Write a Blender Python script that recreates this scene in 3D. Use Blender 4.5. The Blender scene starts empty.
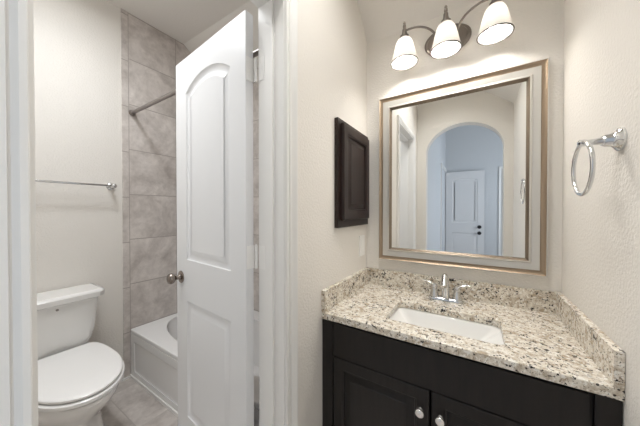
import bpy, bmesh, math, random
from mathutils import Vector, Matrix
random.seed(7)
PI = math.pi
R = math.radians
scene = bpy.context.scene
COL = scene.collection

# ------------------------------------------------------------------ camera
cam_d = bpy.data.cameras.new('camera')
cam = bpy.data.objects.new('camera', cam_d)
COL.objects.link(cam)
cam.location = (0.585, -1.4887, 1.26)
cam.rotation_euler = (R(90 - 0.588), 0, R(32.18))
cam_d.sensor_fit = 'HORIZONTAL'
cam_d.sensor_width = 36
cam_d.lens = 245.27 / 640 * 36
cam_d.clip_start = 0.01
cam_d.clip_end = 60
scene.camera = cam

# ------------------------------------------------------------------ world, daylight, lamps, fill lights, exposure
world = bpy.data.worlds.new('world')
scene.world = world
world.use_nodes = True
world.node_tree.nodes['Background'].inputs[0].default_value = (0.62, 0.78, 1.0, 1)
world.node_tree.nodes['Background'].inputs[1].default_value = 0.25


def area(name, loc, rot, sx, sy, power, col, spread=180):
    d = bpy.data.lights.new(name, 'AREA')
    d.shape = 'RECTANGLE'
    d.size, d.size_y = sx, sy
    d.energy = power
    d.color = col
    o = bpy.data.objects.new(name, d)
    COL.objects.link(o)
    o.location = loc
    o.rotation_euler = rot
    d.spread = R(spread)
    return o


# daylight through the hall window behind the arch
area('daylight', (2.42, -3.05, 1.55), (0, R(90), 0), 1.3, 1.5, 26, (0.82, 0.90, 1.0))
# ceiling lamp of the toilet and tub room
lamp = area('bath_ceiling_lamp', (-1.03, -1.09, 2.66), (0, 0, 0), 0.12, 0.12, 4.0, (0.95, 0.975, 1.0))
lamp.data.shape = 'DISK'
area('bath_fill_light', (-0.72, -1.22, 2.72), (0, 0, 0), 0.8, 0.55, 6.6, (0.94, 0.97, 1.0), 135)  # wide soft fill added to even out the bath walls, no second lamp
# unseen fill light added over the vanity alcove
area('alcove_fill_light', (0.47, -0.92, 2.70), (0, 0, 0), 0.5, 0.6, 13.5, (1.0, 0.985, 0.955), 125)
BULB_STRENGTH = 150

vs = scene.view_settings
vs.view_transform = 'Standard'
vs.look = 'None'
vs.gamma = 1
vs.use_curve_mapping = False
vs.exposure = 0.50
scene.cycles.use_denoising = True
scene.cycles.max_bounces = 12
scene.cycles.diffuse_bounces = 8
scene.cycles.glossy_bounces = 6
scene.cycles.sample_clamp_indirect = 6


# ------------------------------------------------------------------ materials
def mat(name, col, rough=0.5, metal=0.0, spec=0.5, bump=None, coat=0.0, vary=None):
    m = bpy.data.materials.new(name)
    m.use_nodes = True
    nt = m.node_tree
    b = nt.nodes['Principled BSDF']
    b.inputs['Base Color'].default_value = (*col, 1)
    b.inputs['Roughness'].default_value = rough
    b.inputs['Metallic'].default_value = metal
    b.inputs['Specular IOR Level'].default_value = spec
    b.inputs['Coat Weight'].default_value = coat
    b.inputs['Coat Roughness'].default_value = 0.1
    if bump or vary:
        tc = nt.nodes.new('ShaderNodeTexCoord')
    if bump:
        n = nt.nodes.new('ShaderNodeTexNoise')
        n.inputs['Scale'].default_value = bump[0]
        n.inputs['Detail'].default_value = 3
        bp = nt.nodes.new('ShaderNodeBump')
        bp.inputs['Strength'].default_value = bump[1]
        bp.inputs['Distance'].default_value = bump[2]
        nt.links.new(tc.outputs['Object'], n.inputs['Vector'])
        nt.links.new(n.outputs['Fac'], bp.inputs['Height'])
        nt.links.new(bp.outputs['Normal'], b.inputs['Normal'])
    if vary:
        n2 = nt.nodes.new('ShaderNodeTexNoise')
        n2.inputs['Scale'].default_value = vary[0]
        n2.inputs['Detail'].default_value = 4
        mp = nt.nodes.new('ShaderNodeMapping')
        mp.inputs['Scale'].default_value = vary[3] if len(vary) > 3 else (1, 1, 1)
        rp = nt.nodes.new('ShaderNodeValToRGB')
        rp.color_ramp.elements[0].position = 0.3
        rp.color_ramp.elements[1].position = 0.7
        rp.color_ramp.elements[0].color = (*vary[1], 1)
        rp.color_ramp.elements[1].color = (*vary[2], 1)
        nt.links.new(tc.outputs['Object'], mp.inputs['Vector'])
        nt.links.new(mp.outputs['Vector'], n2.inputs['Vector'])
        nt.links.new(n2.outputs['Fac'], rp.inputs['Fac'])
        nt.links.new(rp.outputs['Color'], b.inputs['Base Color'])
    return m


M = {}
M['paint'] = mat('wall_paint', (0.785, 0.758, 0.715), 0.75, spec=0.25, bump=(105, 0.5, 0.005))
M['hall_daylight_tint'] = mat('wall_paint_daylight_tint', (0.62, 0.64, 0.66), 0.75, spec=0.25, bump=(75, 0.5, 0.006))  # same wall paint, with the cool daylight tint put into its colour
M['ceiling'] = mat('ceiling_paint', (0.78, 0.755, 0.72), 0.85, spec=0.2, bump=(70, 0.3, 0.004))
M['trim'] = mat('white_trim_paint', (0.80, 0.795, 0.78), 0.35, spec=0.4)
M['door'] = mat('white_door_paint', (0.745, 0.75, 0.76), 0.35, spec=0.4)
M['espresso'] = mat('espresso_wood', (0.02, 0.016, 0.014), 0.36, spec=0.32, coat=0.06,
                    vary=(9, (0.009, 0.0075, 0.007), (0.016, 0.013, 0.012), (6, 6, 0.7)))
M['brown'] = mat('dark_brown_wood', (0.04, 0.022, 0.016), 0.36, spec=0.35, coat=0.05,
                 vary=(9, (0.013, 0.0065, 0.0055), (0.021, 0.0105, 0.0085), (6, 6, 0.7)))
M['porcelain'] = mat('white_porcelain', (0.82, 0.815, 0.80), 0.12, spec=0.5, coat=0.4)
M['seat'] = mat('white_seat_plastic', (0.86, 0.855, 0.845), 0.22, spec=0.5)
M['acrylic'] = mat('white_tub_acrylic', (0.80, 0.795, 0.79), 0.22, spec=0.5)
M['sink'] = mat('white_sink_ceramic', (0.87, 0.87, 0.86), 0.10, spec=0.5, coat=0.3)
M['chrome'] = mat('chrome', (0.72, 0.73, 0.74), 0.07, 1.0)
M['nickel'] = mat('brushed_nickel', (0.23, 0.205, 0.185), 0.33, 1.0)
M['rodmetal'] = mat('dark_nickel', (0.30, 0.275, 0.26), 0.32, 1.0)
M['knobmetal'] = mat('satin_nickel', (0.27, 0.235, 0.21), 0.22, 1.0)
M['knobwhite'] = mat('polished_nickel_knob', (0.90, 0.89, 0.87), 0.22, 0.85)
M['silver'] = mat('champagne_silver', (0.62, 0.605, 0.57), 0.36, 0.55, bump=(200, 0.08, 0.001))
M['bronze'] = mat('antique_bronze', (0.36, 0.275, 0.195), 0.38, 0.7)
M['darkbronze'] = mat('dark_bronze', (0.22, 0.175, 0.13), 0.4, 0.6)
M['glass_mirror'] = mat('mirror_glass', (0.93, 0.94, 0.935), 0.0, 1.0)
M['ringmetal'] = mat('dark_rim_metal', (0.10, 0.09, 0.085), 0.45, 0.6)
M['plastic'] = mat('white_plastic', (0.88, 0.875, 0.86), 0.35)
M['black'] = mat('black_hardware', (0.012, 0.012, 0.014), 0.35)
M['gap'] = mat('dark_gap', (0.01, 0.009, 0.008), 0.8)
M['hinge'] = mat('painted_hinge', (0.84, 0.835, 0.82), 0.3)
M['caulk'] = mat('white_caulk', (0.80, 0.79, 0.77), 0.6)


def shade_material():
    m = bpy.data.materials.new('frosted_white_glass')
    m.use_nodes = True
    nt = m.node_tree
    nt.nodes.clear()
    out = nt.nodes.new('ShaderNodeOutputMaterial')
    dif = nt.nodes.new('ShaderNodeBsdfPrincipled')
    dif.inputs['Base Color'].default_value = (0.9, 0.88, 0.85, 1)
    dif.inputs['Roughness'].default_value = 0.25
    tr = nt.nodes.new('ShaderNodeBsdfTranslucent')
    tr.inputs['Color'].default_value = (0.52, 0.508, 0.49, 1)
    mx = nt.nodes.new('ShaderNodeMixShader')
    mx.inputs[0].default_value = 0.55
    L = nt.links.new
    L(dif.outputs[0], mx.inputs[1]); L(tr.outputs[0], mx.inputs[2])
    L(mx.outputs[0], out.inputs[0])
    return m


def bulb_material():
    m = bpy.data.materials.new('lit_bulb')
    m.use_nodes = True
    nt = m.node_tree
    nt.nodes.clear()
    out = nt.nodes.new('ShaderNodeOutputMaterial')
    em = nt.nodes.new('ShaderNodeEmission')
    em.inputs['Color'].default_value = (1.0, 0.955, 0.895, 1)
    em.inputs['Strength'].default_value = BULB_STRENGTH
    nt.links.new(em.outputs[0], out.inputs[0])
    return m


M['shade'] = shade_material()
M['bulb'] = bulb_material()


def granite():
    m = bpy.data.materials.new('speckled_granite')
    m.use_nodes = True
    nt = m.node_tree
    b = nt.nodes['Principled BSDF']
    b.inputs['Roughness'].default_value = 0.16
    N, L = nt.nodes.new, nt.links.new
    tc = N('ShaderNodeTexCoord')

    def noise(scale, det=4, rough=0.6, dist=0.0):
        n = N('ShaderNodeTexNoise')
        n.inputs['Scale'].default_value = scale
        n.inputs['Detail'].default_value = det
        n.inputs['Roughness'].default_value = rough
        n.inputs['Distortion'].default_value = dist
        L(tc.outputs['Object'], n.inputs['Vector'])
        return n.outputs['Fac']

    def ramp(src, p0, c0, p1, c1):
        r = N('ShaderNodeValToRGB')
        e = r.color_ramp.elements
        e[0].position, e[1].position = p0, p1
        e[0].color, e[1].color = (*c0, 1), (*c1, 1)
        L(src, r.inputs['Fac'])
        return r.outputs['Color']

    def mix(fac, a, c):
        x = N('ShaderNodeMix')
        x.data_type = 'RGBA'
        L(fac, x.inputs[0])
        for s, v in ((6, a), (7, c)):
            if isinstance(v, tuple):
                x.inputs[s].default_value = (*v, 1)
            else:
                L(v, x.inputs[s])
        return x.outputs[2]
    W, K = (1, 1, 1), (0, 0, 0)
    base = ramp(noise(42, 5, 0.65, 0.5), 0.36, (0.44, 0.36, 0.265), 0.56, (0.77, 0.725, 0.64))
    # pale quartz flecks
    col = mix(ramp(noise(85, 3), 0.54, K, 0.60, W), base, (0.85, 0.825, 0.77))
    # grey brown grains
    col = mix(ramp(noise(150, 3, 0.65, 0.6), 0.585, K, 0.63, W), col, (0.30, 0.25, 0.19))
    # black mica grains: clumped and irregular
    dens = noise(17, 2)
    spk = noise(90, 4, 0.66, 0.15)
    ad = N('ShaderNodeMath'); ad.operation = 'MULTIPLY_ADD'
    L(dens, ad.inputs[0]); ad.inputs[1].default_value = 0.5; L(spk, ad.inputs[2])
    col = mix(ramp(ad.outputs[0], 0.855, K, 0.885, W), col, (0.02, 0.018, 0.018))
    vo = N('ShaderNodeTexVoronoi')
    vo.inputs['Scale'].default_value = 130
    L(tc.outputs['Object'], vo.inputs['Vector'])
    sel = N('ShaderNodeSeparateColor')
    L(vo.outputs['Color'], sel.inputs[0])
    gt = N('ShaderNodeMath'); gt.operation = 'GREATER_THAN'; gt.inputs[1].default_value = 0.90
    L(sel.outputs[0], gt.inputs[0])
    lt = N('ShaderNodeMath'); lt.operation = 'LESS_THAN'; lt.inputs[1].default_value = 0.42
    L(vo.outputs['Distance'], lt.inputs[0])
    mu = N('ShaderNodeMath'); mu.operation = 'MULTIPLY'
    L(gt.outputs[0], mu.inputs[0]); L(lt.outputs[0], mu.inputs[1])
    col = mix(mu.outputs[0], col, (0.055, 0.045, 0.04))
    L(col, b.inputs['Base Color'])
    return m


M['granite'] = granite()


def tile_material(name, axes, origin, tw, th, c_lo, c_hi, joint, rough=0.35):
    """stone-look ceramic tile: joints on a tw x th grid in the plane of the two named axes"""
    m = bpy.data.materials.new(name)
    m.use_nodes = True
    nt = m.node_tree
    b = nt.nodes['Principled BSDF']
    b.inputs['Roughness'].default_value = rough
    N, L = nt.nodes.new, nt.links.new
    tc = N('ShaderNodeTexCoord')
    sp = N('ShaderNodeSeparateXYZ')
    L(tc.outputs['Object'], sp.inputs[0])

    def math_(op, a, v):
        n = N('ShaderNodeMath')
        n.operation = op
        for i, q in enumerate((a, v)):
            if isinstance(q, (int, float)):
                n.inputs[i].default_value = q
            else:
                L(q, n.inputs[i])
        return n.outputs[0]
    dists, cells = [], []
    for ax, o, s in zip(axes, origin, (tw, th)):
        p = math_('DIVIDE', math_('SUBTRACT', sp.outputs[ax], o), s)
        fr = math_('FRACT', p, 0)
        dists.append(math_('MULTIPLY', math_('MINIMUM', fr, math_('SUBTRACT', 1.0, fr)), s))
        cells.append(math_('FLOOR', p, 0))
    d = math_('MINIMUM', dists[0], dists[1])
    isj = math_('LESS_THAN', d, 0.0028)
    cv = N('ShaderNodeCombineXYZ')
    L(math_('MULTIPLY', cells[0], 3.17), cv.inputs[0]); L(math_('MULTIPLY', cells[1], 5.71), cv.inputs[1])
    va = N('ShaderNodeVectorMath'); va.operation = 'ADD'
    L(tc.outputs['Object'], va.inputs[0]); L(cv.outputs[0], va.inputs[1])

    def noise(scale, det, dist):
        n = N('ShaderNodeTexNoise')
        n.inputs['Scale'].default_value = scale
        n.inputs['Detail'].default_value = det
        n.inputs['Roughness'].default_value = 0.62
        n.inputs['Distortion'].default_value = dist
        L(va.outputs[0], n.inputs['Vector'])
        return n.outputs['Fac']
    r = N('ShaderNodeValToRGB')
    r.color_ramp.elements[0].position, r.color_ramp.elements[1].position = 0.34, 0.66
    r.color_ramp.elements[0].color, r.color_ramp.elements[1].color = (*c_lo, 1), (*c_hi, 1)
    mixf = math_('ADD', math_('MULTIPLY', noise(5, 6, 0.7), 0.65), math_('MULTIPLY', noise(22, 5, 0.3), 0.35))
    L(mixf, r.inputs['Fac'])
    x = N('ShaderNodeMix'); x.data_type = 'RGBA'
    L(isj, x.inputs[0]); L(r.outputs['Color'], x.inputs[6]); x.inputs[7].default_value = (*joint, 1)
    L(x.outputs[2], b.inputs['Base Color'])
    return m


T_LO, T_HI, T_J = (0.42, 0.38, 0.355), (0.75, 0.705, 0.67), (0.37, 0.335, 0.31)
M['tile_side'] = tile_material('stone_tile_side', (1, 2), (-0.690, 0.027), 0.345, 0.3385, T_LO, T_HI, T_J)
M['tile_edge'] = tile_material('stone_tile_edge', (1, 2), (-0.9, 0.005), 0.5, 0.3385, T_LO, T_HI, T_J)
M['tile_back'] = tile_material('stone_tile_back', (0, 2), (-1.62, 0.027), 0.345, 0.3385, T_LO, T_HI, T_J)
M['tile_floor'] = tile_material('stone_tile_floor', (0, 1), (-1.50, -0.86), 0.45, 0.45, (0.38, 0.34, 0.315), (0.68, 0.635, 0.60),
                                (0.47, 0.43, 0.40), 0.3)
M['hall_floor'] = mat('hall_floor_tile', (0.42, 0.38, 0.34), 0.4, vary=(4, (0.36, 0.32, 0.28), (0.48, 0.44, 0.40)))


# ------------------------------------------------------------------ mesh helpers
def new_bm():
    return bmesh.new()


def bevel(bm, w, seg=2, ang=35, limit=None):
    es = [e for e in bm.edges if len(e.link_faces) == 2 and e.calc_face_angle(0) > R(ang) and (limit is None or limit(e))]
    if es and w > 0:
        bmesh.ops.bevel(bm, geom=es, offset=w, segments=seg, profile=0.5, affect='EDGES', clamp_overlap=True)
    return bm


def add_box(bm, x0, x1, y0, y1, z0, z1):
    v = [bm.verts.new(p) for p in ((x0, y0, z0), (x1, y0, z0), (x1, y1, z0), (x0, y1, z0),
                                   (x0, y0, z1), (x1, y0, z1), (x1, y1, z1), (x0, y1, z1))]
    for f in ((3, 2, 1, 0), (4, 5, 6, 7), (0, 1, 5, 4), (1, 2, 6, 5), (2, 3, 7, 6), (3, 0, 4, 7)):
        bm.faces.new([v[i] for i in f])
    return bm


def box(x0, x1, y0, y1, z0, z1, bev=0.0, seg=2):
    return bevel(add_box(new_bm(), x0, x1, y0, y1, z0, z1), bev, seg)


def loft(bm, loops, cap0=True, cap1=True, closed=True):
    rows = [[bm.verts.new(p) for p in lp] for lp in loops]
    n = len(rows[0])
    for a, b in zip(rows, rows[1:]):
        for i in range(n if closed else n - 1):
            j = (i + 1) % n
            bm.faces.new((a[i], a[j], b[j], b[i]))
    if cap0:
        bm.faces.new(rows[0][::-1])
    if cap1:
        bm.faces.new(rows[-1])
    return bm


def frame_of(axis):
    axis = Vector(axis).normalized()
    up = Vector((0, 0, 1)) if abs(axis.z) < 0.9 else Vector((0, 1, 0))
    u = axis.cross(up).normalized()
    return u, axis.cross(u).normalized(), axis


def lathe(bm, prof, origin, axis=(0, 0, 1), n=32, cap0=True, cap1=True):
    u, v, a = frame_of(axis)
    o = Vector(origin)
    loops = []
    for r, h in prof:
        loops.append([o + a * h + u * (r * math.cos(2 * PI * i / n)) + v * (r * math.sin(2 * PI * i / n)) for i in range(n)])
    return loft(bm, loops, cap0, cap1)


def tube(bm, pts, r, n=14, cap=True):
    pts = [Vector(p) for p in pts]
    rs = r if isinstance(r, (list, tuple)) else [r] * len(pts)
    loops, prev = [], None
    for i, p in enumerate(pts):
        t = (pts[min(i + 1, len(pts) - 1)] - pts[max(i - 1, 0)]).normalized()
        if prev is None:
            u, v, _ = frame_of(t)
        else:
            u = (prev - t * prev.dot(t)).normalized()
            v = t.cross(u)
        prev = u
        loops.append([p + u * (rs[i] * math.cos(2 * PI * k / n)) + v * (rs[i] * math.sin(2 * PI * k / n)) for k in range(n)])
    return loft(bm, loops, cap, cap)


def smooth_path(ctrl, n=8):
    """Catmull-Rom through control points"""
    c = [Vector(p) for p in ctrl]
    c = [c[0] * 2 - c[1]] + c + [c[-1] * 2 - c[-2]]
    out = []
    for i in range(1, len(c) - 2):
        for k in range(n):
            t = k / n
            a, b, d, e = c[i - 1], c[i], c[i + 1], c[i + 2]
            out.append(0.5 * ((2 * b) + (d - a) * t + (2 * a - 5 * b + 4 * d - e) * t * t + (3 * b - a - 3 * d + e) * t ** 3))
    out.append(c[-2])
    return out


def torus(bm, center, normal, Rr, r, n=48, m=12):
    u, v, a = frame_of(normal)
    c = Vector(center)
    rows = []
    for i in range(n):
        t = 2 * PI * i / n
        d = u * math.cos(t) + v * math.sin(t)
        rows.append([bm.verts.new(c + d * (Rr + r * math.cos(2 * PI * k / m)) + a * (r * math.sin(2 * PI * k / m))) for k in range(m)])
    for i in range(n):
        for k in range(m):
            bm.faces.new((rows[i][k], rows[(i + 1) % n][k], rows[(i + 1) % n][(k + 1) % m], rows[i][(k + 1) % m]))
    return bm


def plate(bm, outer, holes, fn, c0, c1):
    """flat slab between levels c0 and c1 with an outline and holes; fn(a, b, c) -> xyz"""
    tops = []
    for c in (c0, c1):
        edges, loops = [], []
        for lp in [outer] + holes:
            vs_ = [bm.verts.new((a, b, 0)) for a, b in lp]
            loops.append(vs_)
            edges += [bm.edges.new((vs_[i], vs_[(i + 1) % len(vs_)])) for i in range(len(vs_))]
        bmesh.ops.triangle_fill(bm, use_beauty=True, edges=edges, normal=(0, 0, 1))
        for vs_ in loops:
            for v in vs_:
                v.co = Vector(fn(v.co.x, v.co.y, c))
        tops.append(loops)
    for l0, l1 in zip(*tops):
        n = len(l0)
        for i in range(n):
            j = (i + 1) % n
            bm.faces.new((l0[i], l0[j], l1[j], l1[i]))
    bmesh.ops.recalc_face_normals(bm, faces=bm.faces)
    return bm


def ring_plate(bm, outer, hole, fn, c0, c1):
    """slab with one hole; both outlines have the same number of points"""
    n = len(outer)
    rows = [[bm.verts.new(fn(a, b, c)) for a, b in lp] for lp, c in ((outer, c0), (outer, c1), (hole, c1), (hole, c0))]
    for q in range(4):
        u, v = rows[q], rows[(q + 1) % 4]
        for i in range(n):
            j = (i + 1) % n
            bm.faces.new((u[i], u[j], v[j], v[i]))
    bmesh.ops.recalc_face_normals(bm, faces=bm.faces)
    return bm


def rrect(x0, x1, y0, y1, r, n=6):
    pts = []
    for cx, cy, a0 in ((x1 - r, y1 - r, 0), (x0 + r, y1 - r, 90), (x0 + r, y0 + r, 180), (x1 - r, y0 + r, 270)):
        for k in range(n + 1):
            t = R(a0 + 90 * k / n)
            pts.append((cx + r * math.cos(t), cy + r * math.sin(t)))
    return pts


def rect(x0, x1, y0, y1):
    return [(x0, y0), (x1, y0), (x1, y1), (x0, y1)]


def world_loc(o):
    p = Vector((0, 0, 0))
    while o is not None:
        p = p + o.location
        o = o.parent
    return p


def obj(name, bm, m, parent=None, local=False, smooth=True, normals=True, origin=None):
    """links the bmesh as one mesh object; coordinates are world ones unless local"""
    if normals:
        bmesh.ops.recalc_face_normals(bm, faces=bm.faces)
    off = Vector((0, 0, 0))
    if parent is not None and not local:
        off = world_loc(parent)
    elif origin is not None:
        off = Vector(origin)
    if off.length > 0:
        bmesh.ops.translate(bm, verts=bm.verts, vec=-off)
    me = bpy.data.meshes.new(name)
    bm.to_mesh(me)
    bm.free()
    for q in (m if isinstance(m, list) else [m]):
        me.materials.append(q)
    if smooth:
        me.polygons.foreach_set('use_smooth', [True] * len(me.polygons))
        me.set_sharp_from_angle(angle=R(40))
        for p in me.polygons:
            if len(p.vertices) > 4:
                p.use_smooth = False
    o = bpy.data.objects.new(name, me)
    COL.objects.link(o)
    if smooth:
        wn = o.modifiers.new('weighted_normals', 'WEIGHTED_NORMAL')
        wn.keep_sharp = True
        wn.weight = 80
    if parent is not None:
        o.parent = parent
    elif origin is not None:
        o.location = off
    return o


def tag(o, label, cat, group=None):
    o['label'] = label
    o['category'] = cat
    if group:
        o['group'] = group
    return o


def thing(name, label, cat, loc, rotz=0, group=None):
    o = bpy.data.objects.new(name, None)
    o.empty_display_size = 0.1
    COL.objects.link(o)
    o.location = loc
    o.rotation_euler = (0, 0, rotz)
    return tag(o, label, cat, group)


def struct(name, bm, m, parent=None, label=None, **k):
    o = obj(name, bm, m, parent, **k)
    if parent is None:
        o['kind'] = 'structure'
    if label:
        o['label'] = label
    return o


def group_struct(name, loc, label=None, rotz=0):
    o = bpy.data.objects.new(name, None)
    COL.objects.link(o)
    o.location = loc
    o.rotation_euler = (0, 0, rotz)
    o['kind'] = 'structure'
    if label:
        o['label'] = label
    return o


XY = lambda a, b, c: (a, b, c)
XZ = lambda a, b, c: (a, c, b)       # plane facing y
YZ = lambda a, b, c: (c, a, b)       # plane facing x

# ------------------------------------------------------------------ room shell
W = 0.914            # width of the vanity alcove
CH = 2.74            # flat ceiling height
WT = -0.122          # far face of the wall with the bath door
DY0, DY1, DH = -1.404, -0.805, 2.045      # bath doorway
BX, BY0, BY1 = -1.62, -1.62, 0.065        # bath room: far wall, near side, tub back wall

struct('floor', box(BX - 0.1, 3.4, -4.45, 0.2, -0.08, 0.0), M['tile_floor'], smooth=False)
struct('wall_back', box(WT, W + 0.12, 0.0, 0.1, 0, 2.9), M['paint'], smooth=False)
struct('wall_right', box(W, W + 0.12, -1.66, 0.0, 0, 2.9), M['paint'], smooth=False)
struct('wall_left', plate(new_bm(), [(-1.66, 0), (DY0 - 0.018, 0), (DY0 - 0.018, DH + 0.018), (DY1 + 0.018, DH + 0.018), (DY1 + 0.018, 0), (0.0, 0), (0.0, 2.9), (-1.66, 2.9)],
                          [], YZ, WT, 0.0), M['paint'], smooth=False)
# arch wall behind the camera
arch = [(0.100, 0.0), (0.100, 1.935)]
for k in range(1, 40):
    t = PI - PI * k / 40
    arch.append((0.469 + 0.369 * math.copysign(abs(math.cos(t)) ** 1.04, math.cos(t)), 1.935 + 0.290 * math.sin(t) ** 1.04))
arch += [(0.838, 1.935), (0.838, 0.0)]
struct('wall_front', plate(new_bm(), [(-0.25, 0)] + arch + [(3.3, 0), (3.3, 3.36), (-0.25, 3.36)], [], XZ, -1.66, -1.78), M['paint'], smooth=False)

# toilet and tub room
struct('wall_bath_far', box(BX - 0.1, BX, BY0, BY1 + 0.1, 0, 2.9), M['paint'], smooth=False)
struct('wall_bath_near', box(BX - 0.1, WT, BY0 - 0.1, BY0, 0, 2.9), M['paint'], smooth=False)
struct('wall_bath_back', box(BX, WT, BY1, BY1 + 0.1, 0, 2.9), M['paint'], smooth=False)
struct('wall_tile_side', box(BX, BX + 0.008, -0.692, BY1, 0.30, 2.9), M['tile_side'], smooth=False)
struct('wall_tile_edge', box(BX, BX + 0.010, -0.732, -0.692, 0.0, 2.9, 0.004), M['tile_edge'], smooth=False)
struct('wall_tile_back', box(BX + 0.008, WT - 0.008, BY1 - 0.008, BY1, 0.30, 2.9), M['tile_back'], smooth=False)
struct('wall_tile_end', box(WT - 0.008, WT, -0.69, BY1, 0.30, 2.9), M['tile_side'], smooth=False)

# ceilings: flat, coming down in a slope towards the outer wall
BATH_PROFILE = [(BY0, 2.74), (-0.275, 2.74), (BY1, 2.509)]
VAN_PROFILE = [(-1.66, 2.74), (-0.45, 2.74), (-0.30, 2.625), (-0.155, 2.490), (-0.10, 2.445), (-0.047, 2.392), (0.0, 2.318)]


def interp(prof, y):
    for (a, za), (b, zb) in zip(prof, prof[1:]):
        if a <= y <= b:
            return za + (zb - za) * (y - a) / (b - a)
    return prof[-1][1]


def height_field(xs, ys, f):
    bm = new_bm()
    g = [[bm.verts.new((x, y, f(x, y))) for y in ys] for x in xs]
    for i in range(len(xs) - 1):
        for j in range(len(ys) - 1):
            bm.faces.new((g[i][j], g[i][j + 1], g[i + 1][j + 1], g[i + 1][j]))
    return bm


bys = [p[0] for p in BATH_PROFILE]
o = struct('ceiling_bath', height_field([BX, WT], bys, lambda x, y: interp(BATH_PROFILE, y)), M['ceiling'], normals=False, smooth=False)
vx = [W * i / 48 for i in range(49)]
vy = sorted({-1.66 + 1.66 * i / 60 for i in range(61)} | {p[0] for p in VAN_PROFILE})
o = struct('ceiling', height_field(vx, vy, lambda x, y: min(interp(VAN_PROFILE, y), 2.330 + (W - x) * 0.76)), M['ceiling'], normals=False)

# hall beyond the arch
HX, HY = 0.07, -4.33
struct('wall_hall_left', box(HX - 0.12, HX, HY, -1.78, 0, 3.36), M['hall_daylight_tint'], smooth=False)
struct('wall_hall_back', box(HX - 0.12, 3.3, HY - 0.12, HY, 0, 3.36), M['hall_daylight_tint'], smooth=False)
struct('wall_hall_right', ring_plate(new_bm(), rect(HY, -1.78, 0, 3.36), rect(-3.75, -2.35, 0.85, 2.25), YZ, 2.30, 2.40), M['hall_daylight_tint'], smooth=False)
struct('ceiling_hall', box(HX, 2.3, HY, -1.78, 3.30, 3.36), M['ceiling'], smooth=False)
w1 = group_struct('window_1', (2.35, -3.05, 0.85))
struct('window_frame', ring_plate(new_bm(), rect(-3.75, -2.35, 0.85, 2.25), rect(-3.69, -2.41, 0.91, 2.19), YZ, 2.32, 2.38), M['trim'], w1, smooth=False)

# ------------------------------------------------------------------ trim: casings, jambs, baseboards
CAS = [(0.0, 0.0), (0.0, 0.0105), (0.002, 0.0125), (0.0095, 0.0125), (0.0105, 0.012), (0.0175, 0.004), (0.0205, 0.004), (0.022, 0.0095), (0.030, 0.0095),
       (0.033, 0.0105), (0.046, 0.0195), (0.054, 0.0195), (0.0565, 0.017), (0.0565, 0.0)]


def casing(y0, y1, zh, fx, sx, m=CAS):
    """mitred casing around a doorway: profile (distance from the opening, thickness); fx is the wall face"""
    bm = new_bm()
    loops = []
    for (y, z, dy, dz) in ((y0, 0.0, -1, 0), (y0, zh, -1, 1), (y1, zh, 1, 1), (y1, 0.0, 1, 0)):
        loops.append([(fx + sx * h, y + dy * d, z + dz * d) for d, h in m])
    return loft(bm, loops, True, True)


struct('trim_1', casing(DY0 - 0.003, DY1 + 0.003, DH + 0.003, 0.0, 1), M['trim'])
struct('trim_2', casing(DY0 - 0.005, DY1 + 0.005, DH + 0.005, WT, -1), M['trim'])
bm = new_bm()
add_box(bm, WT, 0.0, DY0 - 0.018, DY0, 0, DH + 0.018)
add_box(bm, WT, 0.0, DY1, DY1 + 0.018, 0, DH + 0.018)
add_box(bm, WT, 0.0, DY0, DY1, DH, DH + 0.018)
struct('trim_3', bm, M['trim'], smooth=False)                 # door jamb
bm = new_bm()
for a, b, z0, z1 in ((DY0, DY0 + 0.011, 0, DH), (DY1 - 0.011, DY1, 0, DH), (DY0 + 0.011, DY1 - 0.011, DH - 0.011, DH)):
    add_box(bm, -0.083, -0.046, a, b, z0, z1)
struct('trim_4', bevel(bm, 0.003), M['trim'])                 # door stop
struct('baseboard_bath', box(BX, BX + 0.014, BY0, -0.733, 0, 0.09, 0.004), M['trim'])
struct('trim_5', box(BX + 0.010, BX + 0.022, -0.745, -0.693, 0.0, 0.014, 0.003), M['caulk'])

# ------------------------------------------------------------------ interior door (two panel, arched top)
def inset(loop, d):
    """offset a counter-clockwise polygon inwards by d"""
    n = len(loop)
    out = []
    for i in range(n):
        p0, p1, p2 = (Vector(loop[(i + k - 1) % n]) for k in range(3))
        a, b = (p1 - p0).normalized(), (p2 - p1).normalized()
        na, nb = Vector((-a.y, a.x)), Vector((-b.y, b.x))
        bis = (na + nb)
        k = bis.length_squared
        out.append(tuple(p1 + bis * (2 * d / k if k > 0.2 else d)))
    return out


def panel_loop(x0, x1, z0, z1, rise=0.0, n=20):
    lp = [(x0, z0), (x1, z0)]
    if rise <= 0:
        return lp + [(x1, z1), (x0, z1)]
    hw = (x1 - x0) / 2
    rad = (hw * hw + rise * rise) / (2 * rise)
    a = math.asin(hw / rad)
    cx, cz = (x0 + x1) / 2, z1 + rise - rad
    for k in range(n + 1):
        t = a - 2 * a * k / n
        lp.append((cx + rad * math.sin(t), cz + rad * math.cos(t)))
    return lp


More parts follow.
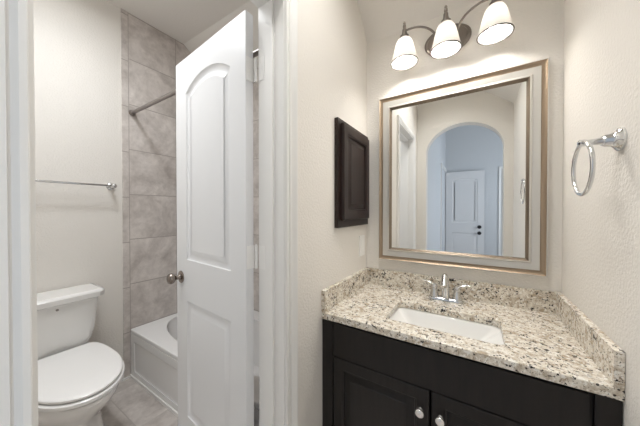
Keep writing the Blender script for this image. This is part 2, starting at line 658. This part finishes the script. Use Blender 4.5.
def door_slab(width, height, thick, panels, mould=((0.0, 0.0), (0.004, 0.0055), (0.016, 0.0085), (0.030, 0.0085), (0.048, 0.002), (0.052, 0.0015))):
    """local x from the hinge edge, y is depth (0 = the shown face, + goes away), z up; panels are stacked bottom to top"""
    bm = new_bm()
    cuts = [0.0] + [(max(q[1] for q in a) + min(q[1] for q in b)) / 2 for a, b in zip(panels, panels[1:])] + [height]
    for face, sgn in ((0.0, 1), (thick, -1)):
        for p, z0, z1 in zip(panels, cuts, cuts[1:]):
            m = len(p) - 2
            band = [(0.0, z0), (width, z0)] + [(width * (1 - k / (m - 1)), z1) for k in range(m)]
            prev = [bm.verts.new((a, face, b)) for a, b in band]
            for d, h in mould:
                cur = [bm.verts.new((a, face + sgn * h, b)) for a, b in inset(p, d)]
                for i in range(len(cur)):
                    j = (i + 1) % len(cur)
                    bm.faces.new((prev[i], prev[j], cur[j], cur[i]))
                prev = cur
            # the raised field: quads between the base line and the top edge
            top = prev[2:]
            bot = [bm.verts.new((v.co.x, v.co.y, prev[0].co.z)) for v in top[1:-1]]
            low = [prev[1]] + bot + [prev[0]]
            for i in range(len(top) - 1):
                bm.faces.new((top[i], top[i + 1], low[i + 1], low[i]))
    for a, b in ((0, 0), (width, 0)):
        f = [bm.verts.new(q) for q in ((a, 0, 0), (a, thick, 0), (a, thick, height), (a, 0, height))]
        bm.faces.new(f if a == 0 else f[::-1])
    for z in (0, height):
        f = [bm.verts.new(q) for q in ((0, 0, z), (width, 0, z), (width, thick, z), (0, thick, z))]
        bm.faces.new(f)
    return bm


# the bath door hangs on the right jamb and stands open a little past square
ang = math.atan2(0.052, -0.592)        # direction from hinge edge to free edge
DW = 0.598
d1 = group_struct('door_1', (-0.155, -0.845, 0.010), 'white two-panel interior door with arched top panel, standing open', rotz=ang - PI)
# local: x runs to -x from the hinge edge, so mirror the slab
bm = door_slab(DW, 2.012, 0.035, [panel_loop(0.103, 0.487, 0.205, 0.795), panel_loop(0.103, 0.487, 1.002, 1.835, 0.062)])
for v in bm.verts:
    v.co.x = -v.co.x
slab = obj('door_leaf', bm, M['door'], d1, local=True)
for side, nm in ((-1, 1), (1, 1)):
    y0 = 0.0 if side < 0 else 0.035
    bm = new_bm()
    lathe(bm, [(0.0315, 0), (0.0315, 0.003), (0.028, 0.006), (0.014, 0.010), (0.011, 0.016), (0.0105, 0.026), (0.014, 0.032), (0.022, 0.037), (0.0265, 0.045),
               (0.0265, 0.054), (0.022, 0.062), (0.012, 0.066), (0.004, 0.067)], (-0.548, y0, 0.906), (0, side, 0), 28)
    obj('door_knob', bm, M['knobmetal'], d1, local=True)
# hinges: knuckle, leaf on the door edge, leaf on the jamb
for z in (0.215, 1.078, 1.805):
    bm = new_bm()
    px, py = -0.1385, -0.8085
    for k in range(5):
        lathe(bm, [(0.0062, 0.0), (0.0062, 0.0172)], (px, py, z - 0.0445 + k * 0.0178), (0, 0, 1), 14)
    lathe(bm, [(0.0045, 0), (0.0045, 0.003), (0.002, 0.005)], (px, py, z + 0.0445), (0, 0, 1), 12)
    dx, dy = math.cos(ang), math.sin(ang)
    add_box(bm, WT - 0.003, WT + 0.028, DY1 - 0.0014, DY1 + 0.0005, z - 0.0445, z + 0.0445)
    h = obj('hinge', bm, M['hinge'])
    h['kind'] = 'structure'
    bm = new_bm()
    add_box(bm, 0.0, 0.0026, 0.003, 0.0365, z - 0.0545, z + 0.0345)
    for q, zz in ((0.013, -0.03), (0.024, 0.0), (0.013, 0.03)):
        lathe(bm, [(0.0035, 0), (0.0035, 0.0006)], (0.0026, q, z - 0.010 + zz), (1, 0, 0), 10)
    obj('hinge_leaf', bm, M['hinge'], d1, local=True)
    h.parent = d1
    h.matrix_parent_inverse = (Matrix.Translation(d1.location) @ Matrix.Rotation(ang - PI, 4, 'Z')).inverted()

# ------------------------------------------------------------------ bathtub
TUB_Z, TY0, TY1, TX0, TX1 = 0.365, -0.690, BY1 - 0.008, BX + 0.008, WT - 0.008
tub = thing('bathtub', 'white alcove bathtub with recessed panel front between stone tile walls', 'bathtub', ((TX0 + TX1) / 2, (TY0 + TY1) / 2, 0))


def sup(cx, cy, ax, ay, z, n=64, p=2.6):
    out = []
    for k in range(n):
        t = 2 * PI * k / n
        c, s = math.cos(t), math.sin(t)
        out.append((cx + ax * math.copysign(abs(c) ** (2 / p), c), cy + ay * math.copysign(abs(s) ** (2 / p), s), z))
    return out


ccx, ccy = (TX0 + TX1) / 2, -0.335
bm = new_bm()
inner = [(a, b) for a, b, _ in sup(ccx, ccy, 0.672, 0.262, 0, 64)]
outer = []
for k in range(64):
    c, q = math.cos(2 * PI * k / 64), math.sin(2 * PI * k / 64)
    c, q = c / max(abs(c), abs(q)), q / max(abs(c), abs(q))
    outer.append((ccx + c * (TX1 - TX0) / 2, (TY0 + TY1) / 2 + q * (TY1 - TY0) / 2))
ring_plate(bm, outer, inner, XY, TUB_Z - 0.03, TUB_Z)
bevel(bm, 0.008, 3)
obj('rim', bm, M['acrylic'], tub)
bm = new_bm()
loops = [sup(ccx, ccy, 0.668 - 0.10 * t ** 1.2, 0.258 - 0.055 * t ** 1.4, TUB_Z - 0.012 - 0.315 * t) for t in [i / 10 for i in range(11)]]
loops += [sup(ccx, ccy, 0.50, 0.16, 0.036), sup(ccx, ccy, 0.40, 0.10, 0.034)]
loft(bm, loops, False, True)
obj('basin', bm, M['acrylic'], tub)
bm = new_bm()
ring_plate(bm, rrect(TX0, TX1, 0.0, TUB_Z - 0.03, 0.0005, 4), rrect(TX0 + 0.062, TX1 - 0.062, 0.060, 0.285, 0.012, 4), XZ, TY0, TY0 + 0.012)
obj('apron_frame', bm, M['acrylic'], tub)
bm = new_bm()
lp = rect(TX0 + 0.060, TX1 - 0.060, 0.058, 0.287)
loft(bm, [[(a, TY0 + 0.010, b) for a, b in inset(lp, -0.004)], [(a, TY0 + 0.010, b) for a, b in lp], [(a, TY0 + 0.004, b) for a, b in inset(lp, 0.008)],
          [(a, TY0 + 0.007, b) for a, b in inset(lp, 0.020)]], False, True)
obj('apron_panel', bm, M['acrylic'], tub)
obj('base_strip', box(TX0, TX1, TY0 - 0.007, TY0, 0.0, 0.022, 0.003), M['caulk'], tub)
bm = new_bm()
lathe(bm, [(0.03, 0), (0.03, 0.003), (0.022, 0.004), (0.004, 0.003)], (TX1 - 0.32, ccy, 0.034), (0, 0, 1), 24)
obj('drain', bm, M['chrome'], tub)

# ------------------------------------------------------------------ shower rod
RY, RZ = -0.668, 1.998
rod = thing('shower_rod', 'dark nickel shower curtain rod across the top of the tub', 'shower rod', (-0.87, RY, RZ))
bm = new_bm()
lathe(bm, [(0.0128, 0), (0.0128, TX1 - TX0 - 0.004)], (TX0 + 0.002, RY, RZ), (1, 0, 0), 20)
obj('pole', bm, M['rodmetal'], rod)
for x, s in ((TX0, 1), (TX1, -1)):
    bm = new_bm()
    lathe(bm, [(0.023, 0), (0.023, 0.005), (0.020, 0.010), (0.018, 0.018), (0.017, 0.022), (0.0132, 0.023)], (x, RY, RZ), (s, 0, 0), 28)
    obj('flange', bm, M['rodmetal'], rod)

# ------------------------------------------------------------------ towel bar over the toilet
TBX, TBZ = BX + 0.066, 1.432
tb = thing('towel_bar', 'chrome towel bar on the wall above the toilet tank', 'towel bar', (BX, -1.10, TBZ))
bm = new_bm()
lathe(bm, [(0.0075, 0), (0.0075, 0.61)], (TBX, -1.405, TBZ), (0, 1, 0), 16)
obj('bar', bm, M['chrome'], tb)
for y in (-0.80, -1.40):
    bm = new_bm()
    lathe(bm, [(0.026, 0), (0.026, 0.004), (0.022, 0.009), (0.013, 0.014), (0.0105, 0.022), (0.0105, 0.048), (0.014, 0.054), (0.0165, 0.064), (0.0145, 0.075), (0.006, 0.079)],
          (BX, y, TBZ), (1, 0, 0), 26)
    obj('post', bm, M['chrome'], tb)

# ------------------------------------------------------------------ toilet
TCY = -1.104
toilet = thing('toilet', 'white two-piece toilet with closed lid against the wall beside the tub', 'toilet', (-1.25, TCY, 0))


def egg(z, xb, xf, hb, hw, n=48, xm=None, pf=2.0):
    """outline of bowl, seat or lid: flat back of half-width hb at xb, widest hw at xm, round front at xf"""
    xm = xm if xm is not None else xb + (xf - xb) * 0.47
    right = []
    for k in range(n // 2 + 1):
        t = PI / 2 * k / (n // 2)
        right.append((xm + (xf - xm) * math.cos(t) ** (2 / pf), hw * math.sin(t) ** (2 / pf)))
    back = []
    m = n // 3
    for k in range(1, m + 1):
        u = k / m
        back.append((xm + (xb - xm) * u, hb + (hw - hb) * math.sqrt(max(0.0, 1 - u ** 2.4))))
    half = right + back
    pts = [(x, TCY + y, z) for x, y in half]
    pts += [(x, TCY - y, z) for x, y in half[::-1][:-1]]
    return pts


bm = new_bm()
secs = [(0.0, -1.43, -1.05, 0.115, 0.142), (0.015, -1.43, -1.048, 0.116, 0.144), (0.05, -1.43, -1.055, 0.110, 0.136), (0.13, -1.43, -1.06, 0.105, 0.127),
        (0.20, -1.43, -1.03, 0.105, 0.130), (0.26, -1.44, -0.97, 0.108, 0.145), (0.32, -1.46, -0.90, 0.11, 0.163), (0.36, -1.50, -0.862, 0.12, 0.175),
        (0.392, -1.56, -0.842, 0.125, 0.183), (0.404, -1.57, -0.844, 0.125, 0.182), (0.408, -1.57, -0.854, 0.118, 0.172)]
loft(bm, [egg(z, a, b, c, d) for z, a, b, c, d in secs])
obj('bowl', bm, M['porcelain'], toilet)
bm = new_bm()
loft(bm, [egg(0.4150, -1.40, -0.839, 0.127, 0.180), egg(0.4175, -1.40, -0.833, 0.130, 0.183), egg(0.4300, -1.40, -0.833, 0.130, 0.183), egg(0.4335, -1.40, -0.839, 0.126, 0.180)])
obj('seat', bm, M['seat'], toilet)
bm = new_bm()
loft(bm, [egg(0.4400, -1.40, -0.848, 0.124, 0.175), egg(0.4420, -1.404, -0.841, 0.128, 0.177), egg(0.4500, -1.404, -0.841, 0.128, 0.177), egg(0.4545, -1.40, -0.848, 0.125, 0.174),
          egg(0.4570, -1.385, -0.862, 0.114, 0.160), egg(0.4585, -1.30, -0.95, 0.07, 0.10)])
obj('lid', bm, M['seat'], toilet)
# dark shadow gaps between lid, seat and bowl are real gaps closed by small spacers
for y in (-0.075, 0.075):
    obj('seat_hinge', box(-1.418, -1.392, TCY + y - 0.022, TCY + y + 0.022, 0.405, 0.446, 0.006, 3), M['seat'], toilet)


def tank_loop(x0, x1, hw, z, r=0.03):
    return [(a, b, z) for a, b in rrect(x0, x1, TCY - hw, TCY + hw, r, 6)]


bm = new_bm()
loft(bm, [tank_loop(-1.585, -1.465, 0.112, 0.403), tank_loop(-1.595, -1.440, 0.128, 0.428), tank_loop(-1.600, -1.424, 0.150, 0.475), tank_loop(-1.602, -1.414, 0.163, 0.54),
          tank_loop(-1.604, -1.406, 0.171, 0.64), tank_loop(-1.604, -1.402, 0.176, 0.722)])
obj('tank', bm, M['porcelain'], toilet)


def chamf(x0, x1, hw, z, c=0.030):
    y0, y1 = TCY - hw, TCY + hw
    return [(x0, y0, z), (x1 - c, y0, z), (x1, y0 + c, z), (x1, y1 - c, z), (x1 - c, y1, z), (x0, y1, z)]


bm = new_bm()
loft(bm, [chamf(-1.606, -1.392, 0.192, 0.722), chamf(-1.610, -1.382, 0.204, 0.730), chamf(-1.610, -1.380, 0.205, 0.757), chamf(-1.606, -1.388, 0.198, 0.767), chamf(-1.595, -1.402, 0.184, 0.771)])
bevel(bm, 0.003, 2, 20)
obj('tank_lid', bm, M['porcelain'], toilet)
bm = new_bm()
lathe(bm, [(0.0065, 0), (0.0065, 0.004), (0.003, 0.006)], (-1.4045, TCY - 0.008, 0.698), (1, 0, 0), 16)
obj('emblem', bm, M['rodmetal'], toilet)
# water supply behind the bowl
bm = new_bm()
lathe(bm, [(0.012, 0), (0.012, 0.05), (0.016, 0.052), (0.016, 0.068)], (BX + 0.014, TCY + 0.215, 0.20), (1, 0, 0), 16)
tube(bm, smooth_path([(BX + 0.06, TCY + 0.215, 0.21), (BX + 0.06, TCY + 0.20, 0.30), (BX + 0.08, TCY + 0.13, 0.37), (BX + 0.08, TCY + 0.10, 0.41)], 6), 0.005, 10)
obj('supply_valve', bm, M['chrome'], toilet)

# ------------------------------------------------------------------ vanity cabinet
CF = -0.529
van = thing('vanity_cabinet', 'dark espresso vanity cabinet with two raised panel doors under the granite top', 'vanity cabinet', (W / 2, -0.27, 0))
bm = new_bm()
ring_plate(bm, rect(0.001, W - 0.001, 0.10, 0.768), rect(0.075, 0.835, 0.14, 0.615), XZ, CF, CF + 0.02)
bevel(bm, 0.0015, 1)
obj('face_frame', bm, M['espresso'], van)
bm = new_bm()
add_box(bm, 0.001, 0.019, CF + 0.021, -0.002, 0.0, 0.768)
add_box(bm, W - 0.019, W - 0.001, CF + 0.021, -0.002, 0.0, 0.768)
add_box(bm, 0.020, W - 0.020, -0.020, -0.002, 0.0, 0.60)
add_box(bm, 0.020, W - 0.020, CF + 0.021, -0.021, 0.10, 0.118)
add_box(bm, 0.020, W - 0.020, CF + 0.075, CF + 0.09, 0.0, 0.099)
obj('carcass', bm, M['espresso'], van)


def raised_door(x0, x1, z0, z1, yb, th, m, stile=0.054, name='door', parent=None, axis=XZ, sgn=-1):
    """overlay door: frame with ogee edge and raised centre panel; yb is the back, sgn gives the way it faces"""
    bm = new_bm()
    o = rect(x0, x1, z0, z1)
    prof = [(0.0, 0.0), (0.0, th - 0.006), (0.002, th - 0.003), (0.006, th), (stile - 0.010, th), (stile - 0.007, th - 0.003), (stile - 0.003, th - 0.004), (stile - 0.001, th - 0.011), (stile + 0.006, th - 0.012),
            (stile + 0.010, th - 0.010), (stile + 0.027, th - 0.004), (stile + 0.0285, th - 0.0015), (stile + 0.031, th - 0.001)]
    loops = []
    for d, h in prof:
        loops.append([axis(a, b, yb + sgn * h) for a, b in inset(o, d)])
    loft(bm, loops, True, True)
    return obj(name, bm, m, parent)


obj('false_drawer_front', box(0.062, 0.850, CF - 0.019, CF - 0.0005, 0.622, 0.764, 0.004, 3), M['espresso'], van)
for x0, x1, kx in ((0.062, 0.4545, 0.424), (0.4585, 0.850, 0.4895)):
    dr = raised_door(x0, x1, 0.118, 0.6175, CF - 0.0005, 0.020, M['espresso'], parent=van)
    bm = new_bm()
    lathe(bm, [(0.008, 0), (0.0075, 0.003), (0.0055, 0.007), (0.0055, 0.013), (0.010, 0.017), (0.0145, 0.020), (0.0150, 0.023), (0.0135, 0.026), (0.009, 0.028), (0.003, 0.0285)],
          (kx, CF - 0.0205, 0.540), (0, -1, 0), 26)
    kn = obj('knob', bm, M['knobwhite'], dr)
    kn['label'] = 'round polished nickel knob'
# filler strips at both ends
obj('filler_strip', box(0.002, 0.0545, CF - 0.012, CF - 0.0005, 0.10, 0.766, 0.003, 2), M['espresso'], van)
obj('filler_strip', box(0.8625, W - 0.002, CF - 0.012, CF - 0.0005, 0.10, 0.766, 0.003, 2), M['espresso'], van)

# ------------------------------------------------------------------ countertop with splashes
CZ0, CZ1, CY = 0.770, 0.801, -0.549
ct = thing('countertop', 'speckled cream and black granite vanity countertop with raised splashes', 'countertop', (W / 2, -0.27, CZ0))
SX0, SX1, SY0, SY1 = 0.264, 0.678, -0.455, -0.220
bm = new_bm()
ring_plate(bm, rrect(0.001, W - 0.001, CY, -0.001, 0.0008, 7), rrect(SX0, SX1, SY0, SY1, 0.030, 7), XY, CZ0, CZ1)
bevel(bm, 0.004, 3)
obj('slab', bm, M['granite'], ct)
obj('backsplash', box(0.0205, W - 0.0205, -0.0205, -0.001, CZ1, 0.8975, 0.003), M['granite'], ct)
obj('side_splash', box(0.001, 0.0205, CY + 0.001, -0.001, CZ1, 0.8975, 0.003), M['granite'], ct)
obj('side_splash', box(W - 0.0205, W - 0.001, CY + 0.001, -0.001, CZ1, 0.8975, 0.003), M['granite'], ct)

# ------------------------------------------------------------------ undermount sink
sk = thing('sink', 'white rectangular undermount sink set in the granite countertop', 'sink', ((SX0 + SX1) / 2, (SY0 + SY1) / 2, 0.65))
bm = new_bm()


def sl(d, z, r):
    return [(a, b, z) for a, b in rrect(SX0 + d, SX1 - d, SY0 + d, SY1 - d, r, 7)]


def sl4(dx, df, db, z, r):
    return [(a, b, z) for a, b in rrect(SX0 + dx, SX1 - dx, SY0 + df, SY1 - db, r, 7)]


loft(bm, [sl(-0.022, 0.756, 0.04), sl(-0.022, 0.7685, 0.04), sl(-0.004, 0.7685, 0.032), sl(0.000, 0.766, 0.030), sl4(0.006, 0.002, 0.006, 0.757, 0.028),
          sl4(0.045, 0.012, 0.020, 0.715, 0.022), sl4(0.082, 0.024, 0.036, 0.672, 0.020), sl4(0.095, 0.038, 0.050, 0.655, 0.020), sl4(0.12, 0.06, 0.075, 0.650, 0.018)], False, True)
obj('basin', bm, M['sink'], sk)
bm = new_bm()
lathe(bm, [(0.023, 0), (0.023, 0.002), (0.018, 0.003), (0.016, 0.0015), (0.012, 0.004), (0.003, 0.005)], (0.473, -0.325, 0.6503), (0, 0, 1), 24)
obj('drain', bm, M['chrome'], sk)

# ------------------------------------------------------------------ faucet
FX, FY = 0.462, -0.088
fc = thing('faucet', 'chrome two-handle centerset faucet on the granite behind the sink', 'faucet', (FX, FY, CZ1))
bm = new_bm()
lp = rrect(FX - 0.080, FX + 0.080, FY - 0.024, FY + 0.024, 0.0238, 8)
loft(bm, [[(a, b, CZ1) for a, b in lp], [(a, b, CZ1 + 0.008) for a, b in lp], [(a, b, CZ1 + 0.014) for a, b in inset(lp[::1], 0.004)], [(a, b, CZ1 + 0.016) for a, b in inset(lp, 0.009)]])
obj('base', bm, M['chrome'], fc)
bm = new_bm()
path = smooth_path([(FX, FY + 0.004, CZ1 + 0.014), (FX, FY + 0.004, CZ1 + 0.06), (FX, FY, CZ1 + 0.105), (FX, FY - 0.022, CZ1 + 0.128), (FX, FY - 0.055, CZ1 + 0.122), (FX, FY - 0.085, CZ1 + 0.092)], 7)
nn = len(path)
tube(bm, path, [0.0195 - 0.005 * min(1, i / nn * 1.6) for i in range(nn)], 18)
obj('spout', bm, M['chrome'], fc)
for s in (-1, 1):
    hx = FX + s * 0.052
    bm = new_bm()
    lathe(bm, [(0.0225, 0.014), (0.021, 0.022), (0.0165, 0.042), (0.0145, 0.058), (0.0150, 0.068), (0.013, 0.076), (0.006, 0.080)], (hx, FY, CZ1), (0, 0, 1), 24)
    hd = obj('handle', bm, M['chrome'], fc)
    bm = new_bm()
    pth = smooth_path([(hx - s * 0.004, FY, CZ1 + 0.068), (hx + s * 0.014, FY + 0.001, CZ1 + 0.080), (hx + s * 0.034, FY + 0.003, CZ1 + 0.086), (hx + s * 0.058, FY + 0.006, CZ1 + 0.089)], 6)
    loops = []
    for i, p in enumerate(pth):
        t = i / (len(pth) - 1)
        wy, wz = 0.0125 - 0.002 * t, 0.009 - 0.005 * t
        loops.append([(p.x, p.y + wy * math.cos(2 * PI * k / 14), p.z + wz * math.sin(2 * PI * k / 14)) for k in range(14)])
    loft(bm, loops)
    obj('lever', bm, M['chrome'], hd)

# ------------------------------------------------------------------ mirror
MX0, MX1, MZ0, MZ1 = 0.0895, 0.8625, 0.962, 1.9345
mi = thing('mirror', 'large mirror in champagne silver frame with bronze edges above the backsplash', 'mirror', ((MX0 + MX1) / 2, -0.01, MZ0))


def frame_strip(prof):
    bm = new_bm()
    loops = []
    o = rect(MX0, MX1, MZ0, MZ1)
    for d, h in prof:
        loops.append([(a, -h, b) for a, b in inset(o, d)])
    rows = [[bm.verts.new(p) for p in lp] for lp in loops]
    for a, b in zip(rows, rows[1:]):
        for i in range(4):
            bm.faces.new((a[i], a[(i + 1) % 4], b[(i + 1) % 4], b[i]))
    return bm


obj('outer_moulding', frame_strip([(0.002, 0.001), (0.0, 0.006), (0.0, 0.028), (0.001, 0.033), (0.003, 0.0355), (0.006, 0.0352)]), M['silver'], mi)
f_ = obj('bronze_band', frame_strip([(0.006, 0.0352), (0.010, 0.030), (0.016, 0.026), (0.024, 0.0265), (0.027, 0.030)]), M['bronze'], mi)
f_['label'] = 'antique bronze outer band'
obj('flat_band', frame_strip([(0.027, 0.030), (0.030, 0.0305), (0.050, 0.0285), (0.056, 0.0275), (0.058, 0.031), (0.062, 0.0335), (0.066, 0.033)]), M['silver'], mi)
f_ = obj('inner_bead', frame_strip([(0.066, 0.033), (0.069, 0.030), (0.074, 0.022), (0.077, 0.0145)]), M['darkbronze'], mi)
f_['label'] = 'dark bronze inner edge'
obj('mirror_glass', box(MX0 + 0.07, MX1 - 0.07, -0.0145, -0.006, MZ0 + 0.07, MZ1 - 0.07), M['glass_mirror'], mi, smooth=False)
obj('backing', box(MX0 + 0.004, MX1 - 0.004, -0.006, -0.0005, MZ0 + 0.004, MZ1 - 0.004), M['gap'], mi, smooth=False)

# ------------------------------------------------------------------ medicine cabinet on the left wall
mc = thing('medicine_cabinet', 'dark brown wooden medicine cabinet with raised panel door on the left wall', 'medicine cabinet', (0, -0.23, 1.175))
obj('frame', box(0.0003, 0.020, -0.426, -0.026, 1.174, 1.716, 0.002), M['brown'], mc)
raised_door(-0.398, -0.052, 1.211, 1.694, 0.0203, 0.020, M['brown'], stile=0.056, parent=mc, axis=YZ, sgn=1)

# ------------------------------------------------------------------ light switch
sw = thing('light_switch', 'white rocker light switch on the left wall below the medicine cabinet', 'light switch', (0, -0.08, 0.985))
obj('plate', box(0.0003, 0.006, -0.119, -0.044, 0.984, 1.108, 0.003, 3), M['plastic'], sw)
bm = new_bm()
plate(bm, rect(-0.099, -0.064, 1.012, 1.080), [], YZ, 0.006, 0.009)
obj('rocker', bevel(bm, 0.001), M['plastic'], sw)

# ------------------------------------------------------------------ towel ring on the right wall
tr = thing('towel_ring', 'chrome towel ring hanging from a post on the right wall', 'towel ring', (W, -0.520, 1.448))
PYR, PZR = -0.512, 1.449
bm = new_bm()
lathe(bm, [(0.031, 0), (0.031, 0.005), (0.027, 0.009), (0.021, 0.013), (0.0175, 0.020), (0.0160, 0.030), (0.0125, 0.036)], (W - 0.0005, PYR, PZR), (-1, 0, 0), 30)
obj('base', bm, M['chrome'], tr)
bm = new_bm()
lathe(bm, [(0.012, 0.030), (0.009, 0.045), (0.0075, 0.060), (0.0075, 0.064), (0.0095, 0.068), (0.0095, 0.080), (0.005, 0.083)], (W, PYR, PZR), (-1, 0, 0), 20)
obj('post', bm, M['chrome'], tr)
bm = new_bm()
torus(bm, (W - 0.073, PYR, PZR - 0.072), (1, 0, 0), 0.072, 0.0052, 64, 14)
obj('ring', bm, M['chrome'], tr)

# ------------------------------------------------------------------ vanity light bar
LXC, LYC, LZC = 0.4605, -0.122, 2.055       # opening centre of the middle shade
vl = thing('vanity_light', 'three-shade brushed nickel vanity light above the mirror', 'vanity light', (LXC, 0, 2.17))


def oval(hx, hz, y, n=40, cz=2.172):
    return [(LXC - 0.004 + hx * math.cos(2 * PI * k / n), y, cz + hz * math.sin(2 * PI * k / n)) for k in range(n)]


bm = new_bm()
loft(bm, [oval(0.112, 0.076, -0.0005), oval(0.112, 0.076, -0.010), oval(0.106, 0.070, -0.016), oval(0.097, 0.061, -0.017), oval(0.093, 0.057, -0.024), oval(0.06, 0.037, -0.032), oval(0.02, 0.012, -0.035)])
obj('canopy', bm, M['nickel'], vl)
SHX = (LXC - 0.199, LXC, LXC + 0.199)
arms = [[(LXC - 0.045, -0.028, 2.168), (LXC - 0.052, -0.070, 2.182), (LXC - 0.085, -0.105, 2.205), (LXC - 0.14, -0.120, 2.224), (SHX[0], LYC, 2.226)],
        [(LXC, -0.03, 2.176), (LXC, -0.065, 2.205), (LXC, -0.10, 2.225), (LXC, LYC, 2.226)],
        [(LXC + 0.045, -0.028, 2.168), (LXC + 0.052, -0.070, 2.182), (LXC + 0.085, -0.105, 2.205), (LXC + 0.14, -0.120, 2.224), (SHX[2], LYC, 2.226)]]
for a in arms:
    bm = new_bm()
    tube(bm, smooth_path(a, 8), 0.0055, 14)
    obj('arm', bm, M['nickel'], vl)
for x in SHX:
    bm = new_bm()
    lathe(bm, [(0.020, 2.168), (0.027, 2.172), (0.028, 2.182), (0.024, 2.187), (0.0235, 2.196), (0.017, 2.200), (0.013, 2.214), (0.0115, 2.222), (0.0115, 2.232), (0.007, 2.238),
               (0.0085, 2.244), (0.0085, 2.254), (0.0055, 2.259), (0.0075, 2.265), (0.0055, 2.272), (0.002, 2.275)], (x, LYC, 0), (0, 0, 1), 24)
    obj('socket_cap', bm, M['nickel'], vl)
    prof = [(0.0265, 2.182), (0.034, 2.176), (0.041, 2.163), (0.047, 2.145), (0.053, 2.120), (0.059, 2.095), (0.064, 2.073), (0.0675, LZC)]
    bm = new_bm()
    lathe(bm, prof + [(r - 0.003, z) for r, z in prof[::-1]], (x, LYC, 0), (0, 0, 1), 40, False, False)
    shd = obj('lamp_shade', bm, M['shade'], vl)
    bm = new_bm()
    torus(bm, (x, LYC, LZC), (0, 0, 1), 0.0672, 0.0034, 48, 10)
    obj('rim', bm, M['ringmetal'], shd)
    bm = new_bm()
    lathe(bm, [(0.012, 2.170), (0.013, 2.155), (0.019, 2.138), (0.025, 2.120), (0.026, 2.108), (0.022, 2.094), (0.012, 2.085), (0.003, 2.083)], (x, LYC, 0), (0, 0, 1), 24)
    obj('bulb', bm, M['bulb'], vl)

# ------------------------------------------------------------------ seen in the mirror: hall door, casings
d2 = group_struct('door_2', (0.085, HY + 0.075, 0.012), 'white hall door with two black knobs, seen in the mirror')
bm = door_slab(0.665, 2.030, 0.04, [panel_loop(0.11, 0.555, 0.21, 0.80), panel_loop(0.11, 0.555, 1.00, 1.85, 0.05)])
for v in bm.verts:
    v.co.y = -v.co.y
obj('door_leaf', bm, M['door'], d2, local=True)
for z in (0.805, 0.925):
    bm = new_bm()
    lathe(bm, [(0.034, 0), (0.034, 0.006), (0.014, 0.012), (0.014, 0.03), (0.027, 0.036), (0.029, 0.05), (0.02, 0.06), (0.005, 0.062)], (0.585, 0.0, z), (0, 1, 0), 24)
    obj('door_knob' if z < 0.9 else 'deadbolt', bm, M['black'], d2, local=True)
bm = casing(HY + 0.05, -3.50, 2.06, HX, 1)
struct('trim_6', bm, M['trim'])
d3 = group_struct('door_3', (1.40, HY, 0))
bm = new_bm()
loops = []
for (x, z, dx, dz) in ((1.035, 0.0, -1, 0), (1.035, 2.04, -1, 1), (1.80, 2.04, 1, 1), (1.80, 0.0, 1, 0)):
    loops.append([(x + dx * d, HY + h, z + dz * d) for d, h in CAS])
loft(bm, loops)
obj('door_casing', bm, M['trim'], d3)
bm = door_slab(0.765, 2.03, 0.02, [panel_loop(0.12, 0.645, 0.21, 0.80), panel_loop(0.12, 0.645, 1.00, 1.85, 0.05)])
for v in bm.verts:
    v.co = Vector((v.co.x + 1.035, HY + 0.021 - v.co.y, v.co.z + 0.008))
obj('door_leaf', bm, M['door'], d3)
